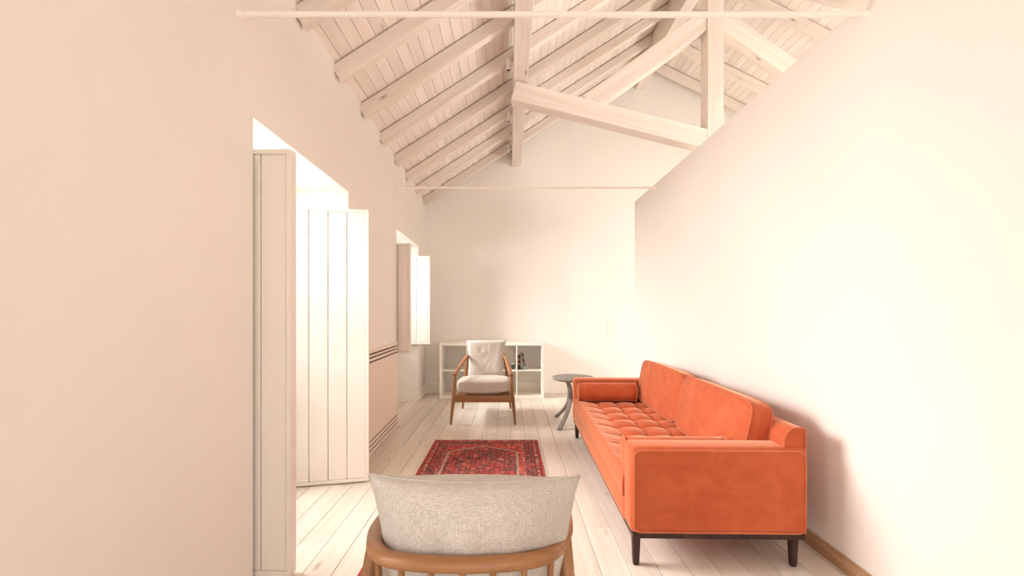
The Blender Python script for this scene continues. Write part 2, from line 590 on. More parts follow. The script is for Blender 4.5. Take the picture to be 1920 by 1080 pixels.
# ------------------------------------------------------------------ tie rods
def tie_rod(ya, za, yb, zb, label):
    A, B = Vector((XW(ya), ya, za)), Vector((XR, yb, zb))
    if za > 2.58: B.z = 2.58
    mid = (A + B) / 2
    t = thing('tie_rod', label, 'tie rod', mid, 0, 'steel tie rods across the room')
    n = 12
    obj('rod', one(lambda bm: sweep(bm, [A - mid + (B - A) * k / n for k in range(n + 1)], 0.0125, seg=14)), STEEL, t, smooth=True)
    d = (B - A).normalized()
    for e, sgn in ((A - mid, 1), (B - mid, -1)):
        obj('end_collar', one(lambda bm: sweep(bm, [e + d * sgn * q for q in (0.0, 0.012, 0.02)], lambda u: 0.019 if u < 0.7 else 0.015, seg=16)), STEEL, t, smooth=True)
tie_rod(1.84, 2.483, 1.90, 2.522, 'thick cream tie rod across the top of the picture')
tie_rod(4.56, 2.520, 4.60, 2.532, 'thin cream tie rod further back, in front of the back wall')

# ------------------------------------------------------------------ baseboards
bb = bmesh.new()
ye = 5.875
prism(bb, [(XW(ye), ye - 0.012), (XW(ye) + 0.014, ye - 0.012), (XW(YB) + 0.014, YB), (XW(YB), YB)], 0, 0.155)
prism(bb, [(XO + 0.18, 5.822), (XW(ye), ye), (XW(ye), ye - 0.012), (XO + 0.18, 5.81)], 0, 0.155)
tag(obj('baseboard_left', bb, WHITE), kind='structure')
tag(obj('baseboard_back', bbox(XW(YB) + 0.014, 3.5, YB - 0.014, YB, 0, 0.16, bev=0.002), WHITE), kind='structure')
tag(obj('baseboard_right', bbox(XR - 0.012, XR, YR, 5.41, 0, 0.075, bev=0.002), SKIRT, center=True), kind='structure')

# ------------------------------------------------------------------ shutters
def shutter(label, hinge, end, z0, z1, th, planks, group, plank_side):
    """leaf standing open from hinge (x,y) to end (x,y); plank_side: +1/-1 side (local y) with boards"""
    h, e = Vector((hinge[0], hinge[1], 0)), Vector((end[0], end[1], 0))
    d = e - h; L = d.length; a = math.atan2(d.y, d.x)
    t = thing('window_shutter', label, 'shutter', (h.x, h.y, z0), a, group)
    Ht = z1 - z0
    fr = 0.022
    obj('edge_frame', one(lambda bm: (box(bm, 0, fr, -th / 2, th / 2, 0, Ht, bev=0.002), box(bm, L - fr, L, -th / 2, th / 2, 0, Ht, bev=0.002),
        box(bm, fr, L - fr, -th / 2, th / 2, 0, fr, bev=0.002), box(bm, fr, L - fr, -th / 2, th / 2, Ht - fr, Ht, bev=0.002))), SHUT, t)
    pw = (L - 2 * fr) / planks
    for i in range(planks):
        obj('plank', bbox(fr + i * pw + 0.0015, fr + (i + 1) * pw - 0.0015, -th / 2 + 0.003, th / 2 - 0.003, fr, Ht - fr, bev=0.005), SHUT, t)
    for zz in (0.12, Ht - 0.12):
        hg = obj('hinge', one(lambda bm: lathe(bm, [(0.007, zz - 0.04), (0.007, zz + 0.04)], seg=10)), STEEL, t, smooth=True)
        hg.location = (-0.007, 0, 0)
    return t
shutter('tall white shutter panel seen edge-on in shade, nearest the camera', (-1.64, 2.006), (-0.995, 1.992), 0.010, 1.958, 0.050, 5, 'tall shutters of the near window', -1)
shutter('tall bright white boarded shutter standing open beside the low wall panel', (-1.66, 2.950), (-1.004, 3.092), 0.010, 1.940, 0.034, 5, 'tall shutters of the near window', -1)
shutter('short shaded shutter on the near side of the far window', (-1.58, 4.690), (-1.066, 4.665), 0.762, 1.948, 0.036, 4, 'short shutters of the far window', -1)
shutter('short bright white shutter next to the bookcase corner', (-1.58, 5.770), (-1.066, 5.812), 0.772, 1.955, 0.030, 3, 'short shutters of the far window', -1)

# ------------------------------------------------------------------ radiator cover between the windows
rc = thing('radiator_cover', 'flat off-white radiator cover with dark slots between the two windows', 'radiator cover', (XW(3.93), 3.93, 0), 0.0203)
def rcp(bm, z0, z1):
    box(bm, 0.002, 0.022, -0.66, 0.665, z0, z1, bev=0.001)
slots_top = [0.853, 0.822, 0.785]
slots_bot = [0.118, 0.078, 0.038]
obj('backing', bbox(0.0005, 0.017, -0.655, 0.66, 0.006, 0.88), SLOT, rc)
zs = [0.004]
for s in sorted(slots_top + slots_bot):
    zs += [s - 0.006, s + 0.006]
zs.append(0.888)
for i in range(0, len(zs), 2):
    big = zs[i + 1] - zs[i] > 0.3
    bm = bmesh.new(); rcp(bm, zs[i], zs[i + 1])
    obj('front_panel' if big else 'slat', bm, PANEL, rc)

# ------------------------------------------------------------------ switches, socket
sw = thing('light_switch', 'triple cream switch plate on the back wall above the side table', 'light switch', (1.497, YB, 0.965))
obj('plate', bbox(-0.042, 0.042, -0.014, -0.0005, -0.12, 0.12, bev=0.003), PLASTIC, sw)
for i in range(3):
    obj('rocker', bbox(-0.030, 0.030, -0.020, -0.014, -0.111 + i * 0.076, -0.043 + i * 0.076, bev=0.002), PLASTIC, sw)
so = thing('power_socket', 'small cream power socket low on the wall beside the bookcase', 'socket', (XW(6.09), 6.09, 0.295), 0.0203)
obj('plate', bbox(0.0005, 0.009, -0.04, 0.04, -0.04, 0.04, bev=0.003), PLASTIC, so)
obj('socket_face', one(lambda bm: lathe(bm, [(0.024, 0.009), (0.024, 0.012), (0.02, 0.0105)], seg=20, axis='x')), PLASTIC, so, smooth=True)

# ------------------------------------------------------------------ spotlights on the purlin
for i, (y, lab) in enumerate(((3.95, 'small white spotlight on the long beam, nearest the camera'),
                              (5.02, 'small white spotlight on the long beam, middle of three'),
                              (6.03, 'small white spotlight on the long beam, nearest the back wall'))):
    sp = thing('spotlight', lab, 'spotlight', (-0.008, y, 3.47), 0, 'spotlights on the long beam')
    b = obj('body', one(lambda bm: lathe(bm, [(0.017, 0.05), (0.020, 0.047), (0.020, -0.05), (0.018, -0.05), (0.018, -0.044)], seg=18)), STEEL, sp, smooth=True)
    obj('lens', one(lambda bm: lathe(bm, [(0.018, -0.046), (0.0175, -0.049)], seg=18)), BLACK, sp)
    obj('bracket', bbox(0.016, 0.0455, -0.012, 0.012, -0.002, 0.022, bev=0.002), STEEL, sp)

# ------------------------------------------------------------------ bookcase
BX0, BX1, BY0, BD, BH = -0.975, 0.484, 6.015, 0.385, 0.774
bk = thing('bookcase', 'low white open cube bookcase against the back wall', 'bookcase', ((BX0 + BX1) / 2, BY0, 0))
def bkp(name, x0, x1, z0, z1, ins=0.0):
    cx = (BX0 + BX1) / 2
    obj(name, bbox(x0 - cx, x1 - cx, ins, BD, z0, z1, bev=0.0015), SHELF, bk)
T, t2 = 0.038, 0.016
bkp('side_panel', BX0, BX0 + T, T, BH - T); bkp('side_panel', BX1 - T, BX1, T, BH - T)
bkp('top_panel', BX0, BX1, BH - T, BH); bkp('bottom_panel', BX0, BX1, 0, T)
cw = (BX1 - BX0 - 2 * T - 3 * t2) / 4
zm = BH / 2
for i in range(1, 4):
    xa = BX0 + T + i * cw + (i - 1) * t2
    bkp('divider', xa, xa + t2, T, BH - T, 0.003)
for i in range(4):
    xa = BX0 + T + i * (cw + t2)
    bkp('shelf', xa, xa + cw, zm - t2 / 2, zm + t2 / 2, 0.004)
SHZ = zm + t2 / 2

def book(label, x, y, w, h, d, cov, band, tilt=0.0):
    t = thing('book', label, 'book', (x, y, SHZ), 0, 'books in the bookcase')
    t.rotation_euler = (0, tilt, 0)
    c = mat_plain('book_cover_' + label.split()[0], cov, 0.6); p = mat_plain('book_band_' + label.split()[0], band, 0.6)
    cb = bmesh.new()
    box(cb, 0, 0.002, 0, d, 0, h); box(cb, w - 0.002, w, 0, d, 0, h); box(cb, 0.002, w - 0.002, 0, 0.002, 0, h)
    obj('cover', cb, c, t)
    obj('pages', bbox(0.0025, w - 0.0025, 0.0025, d - 0.004, 0.003, h - 0.003), PLASTIC, t)
    for z in (0.28, 0.62):
        obj('spine_label', bbox(0.001, w - 0.001, -0.0008, 0.0005, h * z, h * z + h * 0.2), p, t)
book('tan book with black bands standing upright against the divider', 0.116, 6.10, 0.026, 0.195, 0.15, srgb(60, 46, 40), srgb(176, 136, 112))
book('black book standing upright between tan and leaning books', 0.144, 6.10, 0.014, 0.215, 0.15, srgb(44, 38, 38), srgb(92, 80, 74))
book('dark slim book leaning on the upright black one', 0.206, 6.10, 0.016, 0.235, 0.15, srgb(52, 46, 46), srgb(128, 110, 98), tilt=-0.17)
book('charcoal slim book leaning, outermost of the row', 0.229, 6.105, 0.012, 0.225, 0.14, srgb(62, 58, 58), srgb(150, 170, 174), tilt=-0.185)
gl = thing('glass_votive', 'tiny pale blue cup at the foot of the leaning books', 'cup', (0.212, 6.065, SHZ), 0)
obj('cup', one(lambda bm: lathe(bm, [(0.014, 0.001), (0.018, 0.05), (0.016, 0.05), (0.012, 0.004)], seg=18)), mat_plain('pale_blue_glaze', srgb(150, 188, 194), 0.3), gl, smooth=True)
obj('wax', one(lambda bm: lathe(bm, [(0.0125, 0.006), (0.0155, 0.036)], seg=18)), PLASTIC, gl, smooth=True)
po = thing('pot', 'small charcoal pot on the shelf left of the books', 'pot', (0.052, 6.11, SHZ))
obj('body', one(lambda bm: lathe(bm, [(0.020, 0.001), (0.026, 0.074), (0.022, 0.074), (0.018, 0.06)], seg=22)), mat_plain('charcoal_glaze', srgb(66, 66, 70), 0.5), po, smooth=True)
obj('rim', one(lambda bm: lathe(bm, [(0.0265, 0.074), (0.0265, 0.081), (0.022, 0.081), (0.022, 0.074)], seg=22)), PLASTIC, po, smooth=True)

# ------------------------------------------------------------------ rug
def rug_material(name, base, alts, scale, light=srgb(226, 200, 176), dark=srgb(92, 34, 36), spots=0.12):
    k = N(name)
    c = k.coords('Object')
    v = k.n('ShaderNodeTexVoronoi', Scale=scale, _distance='MANHATTAN', Randomness=0.45, _voronoi_dimensions='2D')
    k.l(c, 0, v, 'Vector')
    rnd = k.n('ShaderNodeSeparateColor'); k.l(v, 'Color', rnd, 0)
    stops = [(i / len(alts), a) for i, a in enumerate(alts)]
    r = k.ramp(rnd, 0, stops, 'CONSTANT')
    edge = k.ramp(v, 'Distance', [(0.60, (0, 0, 0, 1)), (0.74, (1, 1, 1, 1))])
    m1 = k.mix((edge, 0), (r, 0), dark)
    core = k.ramp(v, 'Distance', [(0.16, (1, 1, 1, 1)), (0.24, (0, 0, 0, 1))])
    m2 = k.mix((core, 0), (m1, 2), base)
    v2 = k.n('ShaderNodeTexVoronoi', Scale=scale * 1.9, Randomness=0.9, _distance='MANHATTAN', _voronoi_dimensions='2D')
    k.l(c, 0, v2, 'Vector')
    r2 = k.ramp(v2, 'Distance', [(spots, (1, 1, 1, 1)), (spots + 0.05, (0, 0, 0, 1))])
    sep = k.n('ShaderNodeSeparateColor'); k.l(v2, 'Color', sep, 0)
    gate = k.ramp(sep, 1, [(0.0, (0, 0, 0, 1)), (0.62, (1, 1, 1, 1))], 'CONSTANT')
    mm = k.n('ShaderNodeMath', _operation='MULTIPLY'); k.l(r2, 0, mm, 0); k.l(gate, 0, mm, 1)
    m3 = k.mix((mm, 0), (m2, 2), light)
    n = k.n('ShaderNodeTexNoise', Scale=260.0, Detail=2.0); k.l(c, 0, n, 'Vector')
    n2 = k.n('ShaderNodeTexNoise', Scale=14.0, Detail=4.0); k.l(c, 0, n2, 'Vector')
    rr = k.ramp(n, 0, [(0.3, (0.72, 0.72, 0.72, 1)), (0.7, (1.12, 1.1, 1.08, 1))])
    m4 = k.mix(1.0, (m3, 2), (rr, 0), 'MULTIPLY')
    r3 = k.ramp(n2, 0, [(0.3, (0.78, 0.74, 0.74, 1)), (0.7, (1.08, 1.06, 1.04, 1))])
    m5 = k.mix(1.0, (m4, 2), (r3, 0), 'MULTIPLY')
    k.l(m5, 2, k.b, 'Base Color')
    k.b.inputs['Roughness'].default_value = 0.95
    k.b.inputs['Specular IOR Level'].default_value = 0.05
    k.b.inputs['Sheen Weight'].default_value = 0.15
    k.bump(n, 0, 0.8, 0.003)
    return k.m
R_red, R_mar, R_dk, R_org, R_brn = srgb(200, 66, 58), srgb(166, 52, 50), srgb(118, 44, 44), srgb(214, 100, 76), srgb(136, 72, 62)
RUG_F = rug_material('rug_field', R_red, [R_mar, R_red, R_mar, R_brn, R_org, R_dk], 26, spots=0.15)
RUG_S = rug_material('rug_spandrel', R_red, [R_red, R_org, R_red, R_mar], 20, dark=srgb(120, 30, 34), spots=0.10)
RUG_B = rug_material('rug_border', R_mar, [R_dk, R_mar, R_red, R_dk, R_brn], 30, spots=0.16)
RUG_G = rug_material('rug_guard', R_org, [R_red, srgb(214, 178, 150), R_org, R_dk], 46, spots=0.2)
RUG_E = rug_material('rug_edge', R_red, [R_red, R_mar, R_red], 60, dark=R_mar, spots=0.02)
RUG_L = rug_material('rug_outline', srgb(196, 180, 158), [srgb(198, 182, 160), srgb(176, 160, 140)], 70, dark=srgb(150, 120, 104), spots=0.02)
rx0, rx1, ry0, ry1 = -0.697, 0.266, 1.78, 4.065
rgx, rgy = (rx0 + rx1) / 2, (ry0 + ry1) / 2
rug = thing('rug', 'red patterned oriental rug on the floor between the two chairs', 'rug', (rgx, rgy, 0.001))
def wav(p, amp=0.004):
    return Vector((p.x + amp * noise.noise((p.x * 3 + 5, p.y * 5, 0)), p.y + amp * noise.noise((p.x * 5, p.y * 3 + 9, 2)), p.z))
def strip(name, polys, z, mat, th=0.0022):
    bm = bmesh.new()
    for poly in polys:
        prism(bm, [(p[0] - rgx, p[1] - rgy) for p in poly], z, z + th, 'z')
    return obj(name, bm, mat, rug)
def ring(x0, x1, y0, y1, a):
    return [[(x0, y0), (x1, y0), (x1 - a, y0 + a), (x0 + a, y0 + a)], [(x1, y0), (x1, y1), (x1 - a, y1 - a), (x1 - a, y0 + a)],
            [(x1, y1), (x0, y1), (x0 + a, y1 - a), (x1 - a, y1 - a)], [(x0, y1), (x0, y0), (x0 + a, y0 + a), (x0 + a, y1 - a)]]
# woven body with slightly wavy outline
bm = bmesh.new()
nx, ny = 24, 56
g = [[bm.verts.new(wav(Vector((rx0 - rgx + (rx1 - rx0) * i / nx, ry0 - rgy + (ry1 - ry0) * j / ny, 0.006)))) for j in range(ny + 1)] for i in range(nx + 1)]
for i in range(nx):
    for j in range(ny):
        bm.faces.new([g[i][j], g[i + 1][j], g[i + 1][j + 1], g[i][j + 1]])
ext = bmesh.ops.extrude_face_region(bm, geom=bm.faces[:])
for v in [q for q in ext['geom'] if isinstance(q, bmesh.types.BMVert)]:
    v.co.z = 0.0
obj('rug_ground', bm, RUG_E, rug)
e1 = 0.018
strip('dark_line', ring(rx0 + e1, rx1 - e1, ry0 + e1, ry1 - e1, 0.010), 0.006, mat_plain('rug_dark_wool', R_dk, 0.95), 0.0012)
strip('guard_stripe', ring(rx0 + 0.028, rx1 - 0.028, ry0 + 0.028, ry1 - 0.028, 0.028), 0.006, RUG_G, 0.0016)
strip('dark_line', ring(rx0 + 0.056, rx1 - 0.056, ry0 + 0.056, ry1 - 0.056, 0.008), 0.006, mat_plain('rug_dark_wool_inner', R_dk, 0.95), 0.0012)
strip('main_border', ring(rx0 + 0.064, rx1 - 0.064, ry0 + 0.064, ry1 - 0.064, 0.075), 0.006, RUG_B, 0.0016)
strip('inner_guard', ring(rx0 + 0.139, rx1 - 0.139, ry0 + 0.139, ry1 - 0.139, 0.016), 0.006, RUG_G, 0.0016)
i0x, i1x, i0y, i1y = rx0 + 0.155, rx1 - 0.175, ry0 + 0.155, ry1 - 0.155
strip('spandrel', [[(i0x, i0y), (rx1 - 0.155, i0y), (rx1 - 0.155, i1y), (i0x, i1y)]], 0.006, RUG_S, 0.0012)
fx0, fx1 = -0.53, 0.075
fm = (fx0 + fx1) / 2
hexo = lambda s: [(fx0 + s, 2.13), (fm, 1.97 + s), (fx1 - s, 2.13), (fx1 - s, 3.72 - s * 0.6), (fm, 3.88 - s * 1.1), (fx0 + s, 3.72 - s * 0.6)]
strip('field_outline', [hexo(0)], 0.0073, RUG_L, 0.0012)
strip('field', [hexo(0.018)], 0.0079, RUG_F, 0.0012)
for (cx, cyy) in ((fm, 3.35), (fm, 2.75), (fm - 0.16, 3.52), (fm + 0.16, 3.52), (fm - 0.16, 3.1), (fm + 0.16, 3.1)):
    a, b = 0.055, 0.06
    strip('medallion', [[(cx - a, cyy), (cx - a * .4, cyy - b), (cx + a * .4, cyy - b), (cx + a, cyy), (cx + a * .4, cyy + b), (cx - a * .4, cyy + b)]], 0.0086, RUG_B, 0.001)
    a, b = 0.026, 0.028
    strip('medallion_centre', [[(cx - a, cyy), (cx, cyy - b), (cx + a, cyy), (cx, cyy + b)]], 0.0092, RUG_G, 0.001)

# ------------------------------------------------------------------ sofa
sofa = thing('sofa', 'long orange velvet sofa with button tufted seat along the right wall', 'sofa', (0.577, 2.05, 0), math.radians(-1.1))
SLEN, SDEP, ATH = 2.2, 0.835, 0.15
def round_box(name, x0, x1, y0, y1, z0, z1, mat, parent, bev=0.02, seg=4):
    return obj(name, bbox(x0, x1, y0, y1, z0, z1, bev=bev, seg=seg), mat, parent, smooth=50)
def loop_rect(pl, c, a0, a1, b0, b1, r, n=5):
    """rounded rectangle loop; pl 'xz' at y=c, or 'yz' at x=c"""
    pts = []
    for (ca, cb, s) in ((a1 - r, b1 - r, 0), (a0 + r, b1 - r, 1), (a0 + r, b0 + r, 2), (a1 - r, b0 + r, 3)):
        for k in range(n + 1):
            an = (s + k / n) * math.pi / 2
            pts.append((ca + r * math.cos(an), cb + r * math.sin(an)))
    # densify
    out = []
    for i in range(len(pts)):
        p, q = pts[i], pts[(i + 1) % len(pts)]
        L = math.hypot(q[0] - p[0], q[1] - p[1]); m = max(1, int(L / 0.12))
        for k in range(m):
            out.append((p[0] + (q[0] - p[0]) * k / m, p[1] + (q[1] - p[1]) * k / m))
    if pl == 'xz':
        return [Vector((a, c, b)) for a, b in out]
    return [Vector((c, a, b)) for a, b in out]

for (y0, outer) in ((0.0, 0.0), (SLEN - ATH, SLEN)):
    arm = bmesh.new()
    box(arm, 0, SDEP, y0, y0 + ATH, 0.16, 0.572, bev=0.028, seg=5)
    # faint upholstery swell
    arm_o = obj('arm', arm, VELVET, sofa, smooth=50)
    for yy in (y0 + 0.012, y0 + ATH - 0.012):
        pp = bmesh.new()
        s = -1 if yy < y0 + ATH / 2 else 1
        sweep(pp, loop_rect('xz', yy + s * 0.011, 0.016, SDEP - 0.016, 0.170, 0.556, 0.03), 0.0048, seg=8, closed=True, up=Vector((0, 1, 0)))
        obj('piping', pp, PIPE, arm_o, smooth='all')

# upholstered base under the mattress
round_box('seat_base', -0.001, SDEP - 0.05, ATH - 0.01, SLEN - ATH + 0.01, 0.16, 0.275, VELVET, sofa, 0.012, 3)
# wooden plinth and legs
pl = bmesh.new()
box(pl, 0.012, 0.035, 0.012, SLEN - 0.012, 0.135, 0.161)
box(pl, SDEP - 0.035, SDEP - 0.012, 0.012, SLEN - 0.012, 0.135, 0.161)
box(pl, 0.035, SDEP - 0.035, 0.012, 0.035, 0.135, 0.161)
box(pl, 0.035, SDEP - 0.035, SLEN - 0.035, SLEN - 0.012, 0.135, 0.161)
obj('plinth', pl, WENGE, sofa)
for lx in (0.032, SDEP - 0.055):
    for ly in (0.034, SLEN - 0.10):
        lb = bmesh.new()
        sweep(lb, [Vector((lx, ly, 0.001)), Vector((lx, ly, 0.02)), Vector((lx, ly, 0.09)), Vector((lx, ly, 0.16))],
              lambda t: 0.013 + 0.008 * t, seg=16, sq=4.0)
        obj('leg', lb, WENGE, sofa, smooth=True)
# back frame, rounded towards the seat
bf = bmesh.new()
prof = [(0.83, 0.16), (0.83, 0.652), (0.822, 0.662), (0.80, 0.664)]
for k in range(9):
    a = math.pi / 2 + k / 8 * math.pi / 2
    prof.append((0.795 + 0.066 * math.cos(a), 0.592 + 0.072 * math.sin(a)))
prof.append((0.729, 0.16))
prism(bf, prof, 0.022, SLEN - 0.022, 'y')
bfo = obj('back_frame', bf, VELVET, sofa, smooth=30)
for yy in (0.02, SLEN - 0.02):
    pp = bmesh.new()
    sweep(pp, [Vector((p[0], yy, p[1])) for p in prof], 0.0048, seg=8, up=Vector((0, 1, 0)))
    obj('piping', pp, PIPE, bfo, smooth='all')

# tufted mattress
def mattress():
    bm = bmesh.new()
    x0, x1, y0, y1, zb, zt = -0.001, 0.655, ATH + 0.004, SLEN - ATH - 0.004, 0.274, 0.388
    NX, NY = 66, 168
    bx = [0.185, 0.355, 0.525]
    by = [y0 + (y1 - y0) * (k + 0.5) / 9 for k in range(9)]
    def cellpos(v, arr, lo, hi):
        pts = [lo] + arr + [hi]
        for i in range(len(pts) - 1):
            if v <= pts[i + 1]:
                return (v - pts[i]) / (pts[i + 1] - pts[i]), i, len(pts) - 1
        return 1.0, len(pts) - 2, len(pts) - 1
    def h(x, y):
        s, i, ni = cellpos(x, bx, x0, x1)
        t, j, nj = cellpos(y, by, y0, y1)
        sx = math.sin(math.pi * s) if 0 < i < ni - 1 else (math.sin(math.pi / 2 * s) if i == ni - 1 else math.cos(math.pi / 2 * s))
        ty = math.sin(math.pi * t) if 0 < j < nj - 1 else (math.cos(math.pi / 2 * t) if j == 0 else math.sin(math.pi / 2 * t))
        sx, ty = max(sx, 0), max(ty, 0)
        # creases fade towards the front roll of the mattress
        fx = 1.0 if i > 0 else max(0.0, (s - 0.15) / 0.85) ** 0.8
        ex = 1.0 if 0 < j < nj - 1 else (t if j == 0 else 1 - t) ** 0.8
        cx = (1 - sx ** 0.42) * ex
        cyv = (1 - ty ** 0.42) * fx
        d = 0.034 * (1 - (1 - cx) * (1 - cyv)) + 0.0
        # deep at buttons
        for q in bx:
            if abs(x - q) < 0.06:
                for p in by:
                    if abs(y - p) < 0.06:
                        r2 = (x - q) ** 2 + (y - p) ** 2
                        d += 0.012 * math.exp(-r2 / 0.0004)
        # small pleats towards the front
        if i == 0:
            d += 0.0016 * math.sin(y * 62 + 3 * math.sin(y * 17)) * s * (1 - s) * 3
        return d
    def edge(v, lo, hi, r=0.022):
        e = min(v - lo, hi - v)
        return 0.0 if e > r else r - math.sqrt(max(0, r * r - (r - e) ** 2))
    def warp(n, lo, hi):
        out = []
        for i in range(n + 1):
            u = i / n
            out.append(lo + (hi - lo) * u)
        return out
    xs = sorted(set([x0 + 0.003, x0 + 0.008, x0 + 0.014] + warp(NX, x0, x1)))
    ys = warp(NY, y0, y1)
    top = [[bm.verts.new((x, y, zt + 0.006 - edge(x, x0, x1) - edge(y, y0, y1, 0.014) - h(x, y))) for y in ys] for x in xs]
    for i in range(len(xs) - 1):
        for j in range(len(ys) - 1):
            bm.faces.new([top[i][j], top[i + 1][j], top[i + 1][j + 1], top[i][j + 1]])
    # side skirt
    rim = [top[i][0] for i in range(len(xs))] + [top[-1][j] for j in range(1, len(ys))] + \
          [top[i][-1] for i in range(len(xs) - 2, -1, -1)] + [top[0][j] for j in range(len(ys) - 2, 0, -1)]
    lev = []
    for f, out in ((0.55, 0.003), (0.05, 0.001), (0.0, -0.004)):
        rg = []
        for v in rim:
            z = zb + (v.co.z - zb) * f
            ox = -out if v.co.x < x0 + 1e-4 else 0.0
            rg.append(bm.verts.new((v.co.x + ox, v.co.y, z)))
        lev.append(rg)
    prev = rim
    n = len(rim)
    for rg in lev:
        for i in range(n):
            bm.faces.new([prev[i], prev[(i + 1) % n], rg[(i + 1) % n], rg[i]])
        prev = rg
    bm.faces.new(prev)
    return bm, bx, by, (x0, y0, y1, zt)
mb, bxs, bys, (mx0, my0, my1, mzt) = mattress()
ma = obj('seat_mattress', mb, VELVET, sofa, smooth='all')
pp = bmesh.new()
sweep(pp, [Vector((mx0 + 0.004, my0 + (my1 - my0) * k / 30, mzt - 0.010)) for k in range(31)], 0.0045, seg=8)
obj('piping', pp, PIPE, ma, smooth='all')
btn = None
for q in bxs:
    for p in bys:
        if btn is None:
            b = obj('button', one(lambda bm: lathe(bm, [(0.004, -0.002), (0.0085, 0.0), (0.007, 0.003), (0.003, 0.0045)], seg=12)), PIPE, ma, smooth='all')
            btn = b.data
        else:
            b = bpy.data.objects.new('button', btn); link(b, ma)
        b.location = (q, p, mzt + 0.006 - 0.040)

def puff(w, h, t, edge=0.62, n=5.0, cuts=22, seed=0, wr=0.006):
    """boxed cushion: w (x), h (z), t (y) with rounded corners and swollen faces; returns bm and edge loops"""
    bm = bmesh.new()
    bmesh.ops.create_cube(bm, size=2.0)
    bmesh.ops.subdivide_edges(bm, edges=bm.edges[:], cuts=cuts, use_grid_fill=True)
    def M(u, v, s):
        m = max(abs(u), abs(v)); L = (abs(u) ** n + abs(v) ** n) ** (1 / n)
        f = m / L if L > 1e-6 else 1.0
        a, b = u * f, v * f
        bulge = ((1 - min(1, abs(u)) ** 2.5) * (1 - min(1, abs(v)) ** 2.5)) ** 0.5
        th = t / 2 * (edge + (1 - edge) * bulge)
        side = 1.0 - 0.0 * s * s
        # sides pull in a little between the seams
        k = 1.0 + 0.02 * (1 - s * s)
        X, Z, Y = a * w / 2 * k, b * h / 2 * k, s * th
        q = Vector((u * 2.1 + seed, v * 1.6, s + seed * 3))
        d = wr * noise.fractal(q * 1.4, 0.8, 2.0, 3) * (0.4 + 0.6 * (1 - bulge))
        e = max(abs(u), abs(v))
        # puckers running in from the corners
        d += wr * 0.6 * math.sin(18 * (u - v) + 5 * noise.noise(q)) * max(0, (abs(u) * abs(v)) - 0.25)
        Y += d * (1 if s > 0 else -1) * (abs(s) > 0.9) * (1 - e ** 8)
        return Vector((X, Y, Z))
    for v in bm.verts:
        v.co = M(v.co.x, v.co.z, v.co.y)
    loops = []
    for s in (-1, 1):
        L = []
        m = 80
        for k in range(m):
            p = 8 * k / m
            side, f = int(p // 2), (p % 2) - 1
            u, v = ((1, f), (-f, 1), (-1, -f), (f, -1))[side]
            c = M(u, v, s); L.append(c)
        loops.append(L)
    return bm, loops

for i, yc in enumerate((0.155 + 0.475, 0.155 + 0.475 + 0.948)):
    bmc, loops = puff(0.955, 0.375, 0.155, edge=0.66, n=7.0, seed=i * 3.7, wr=0.010)
    c = obj('back_cushion', bmc, VELVET, sofa, smooth='all')
    pp = bmesh.new()
    for L in loops:
        sweep(pp, L, 0.0048, seg=8, closed=True)
    obj('piping', pp, PIPE, c, smooth='all')
    # local x -> along the sofa, local y -> thickness
    c.rotation_euler = (math.radians(0), math.radians(0), math.radians(90))
    c.rotation_mode = 'QUATERNION'
    q = Matrix.Rotation(math.radians(13 - i * 2), 4, 'Y') @ Matrix.Rotation(math.radians(90 + (1.2 if i else -0.8)), 4, 'Z')
    c.rotation_quaternion = q.to_quaternion()
    c.location = (0.680, yc, 0.565 + i * 0.006)

def bolster(label, x, y):
    t = thing('bolster', label, 'cushion', (0, 0, 0), 0, 'round bolsters of the sofa')
    R = Matrix.Rotation(math.radians(-1.1), 4, 'Z')
    p = R @ Vector((x, y, 0)) + Vector((0.577, 2.05, 0.386))
    t.location = p; t.rotation_euler = (0, 0, math.radians(-1.1))
    r, hl = 0.083, 0.262
    prof = [(0.02, -hl - 0.012), (r * 0.6, -hl - 0.010), (r * 0.93, -hl - 0.004), (r, -hl)] + [(r * (1 + 0.02 * math.sin(math.pi * k / 8)), -hl + 2 * hl * k / 8) for k in range(1, 8)] + \
           [(r, hl), (r * 0.93, hl + 0.004), (r * 0.6, hl + 0.010), (0.02, hl + 0.012)]
    obj('cover', one(lambda bm: lathe(bm, prof, (0, 0, r + 0.001), seg=36, axis='x')), VELVET, t, smooth='all')
    for s in (-1, 1):
        pp = bmesh.new()
        sweep(pp, [Vector((s * hl, (r + 0.001) * math.cos(a * math.pi / 20), r + 0.001 + (r + 0.001) * math.sin(a * math.pi / 20))) for a in range(40)], 0.0045, seg=8, closed=True, up=Vector((1, 0, 0)))
        obj('piping', pp, PIPE, t, smooth='all')
bolster('orange velvet bolster against the near sofa arm, mostly hidden', 0.286, ATH + 0.086)
bolster('orange velvet bolster against the far sofa arm by the side table', 0.286, SLEN - ATH - 0.088)

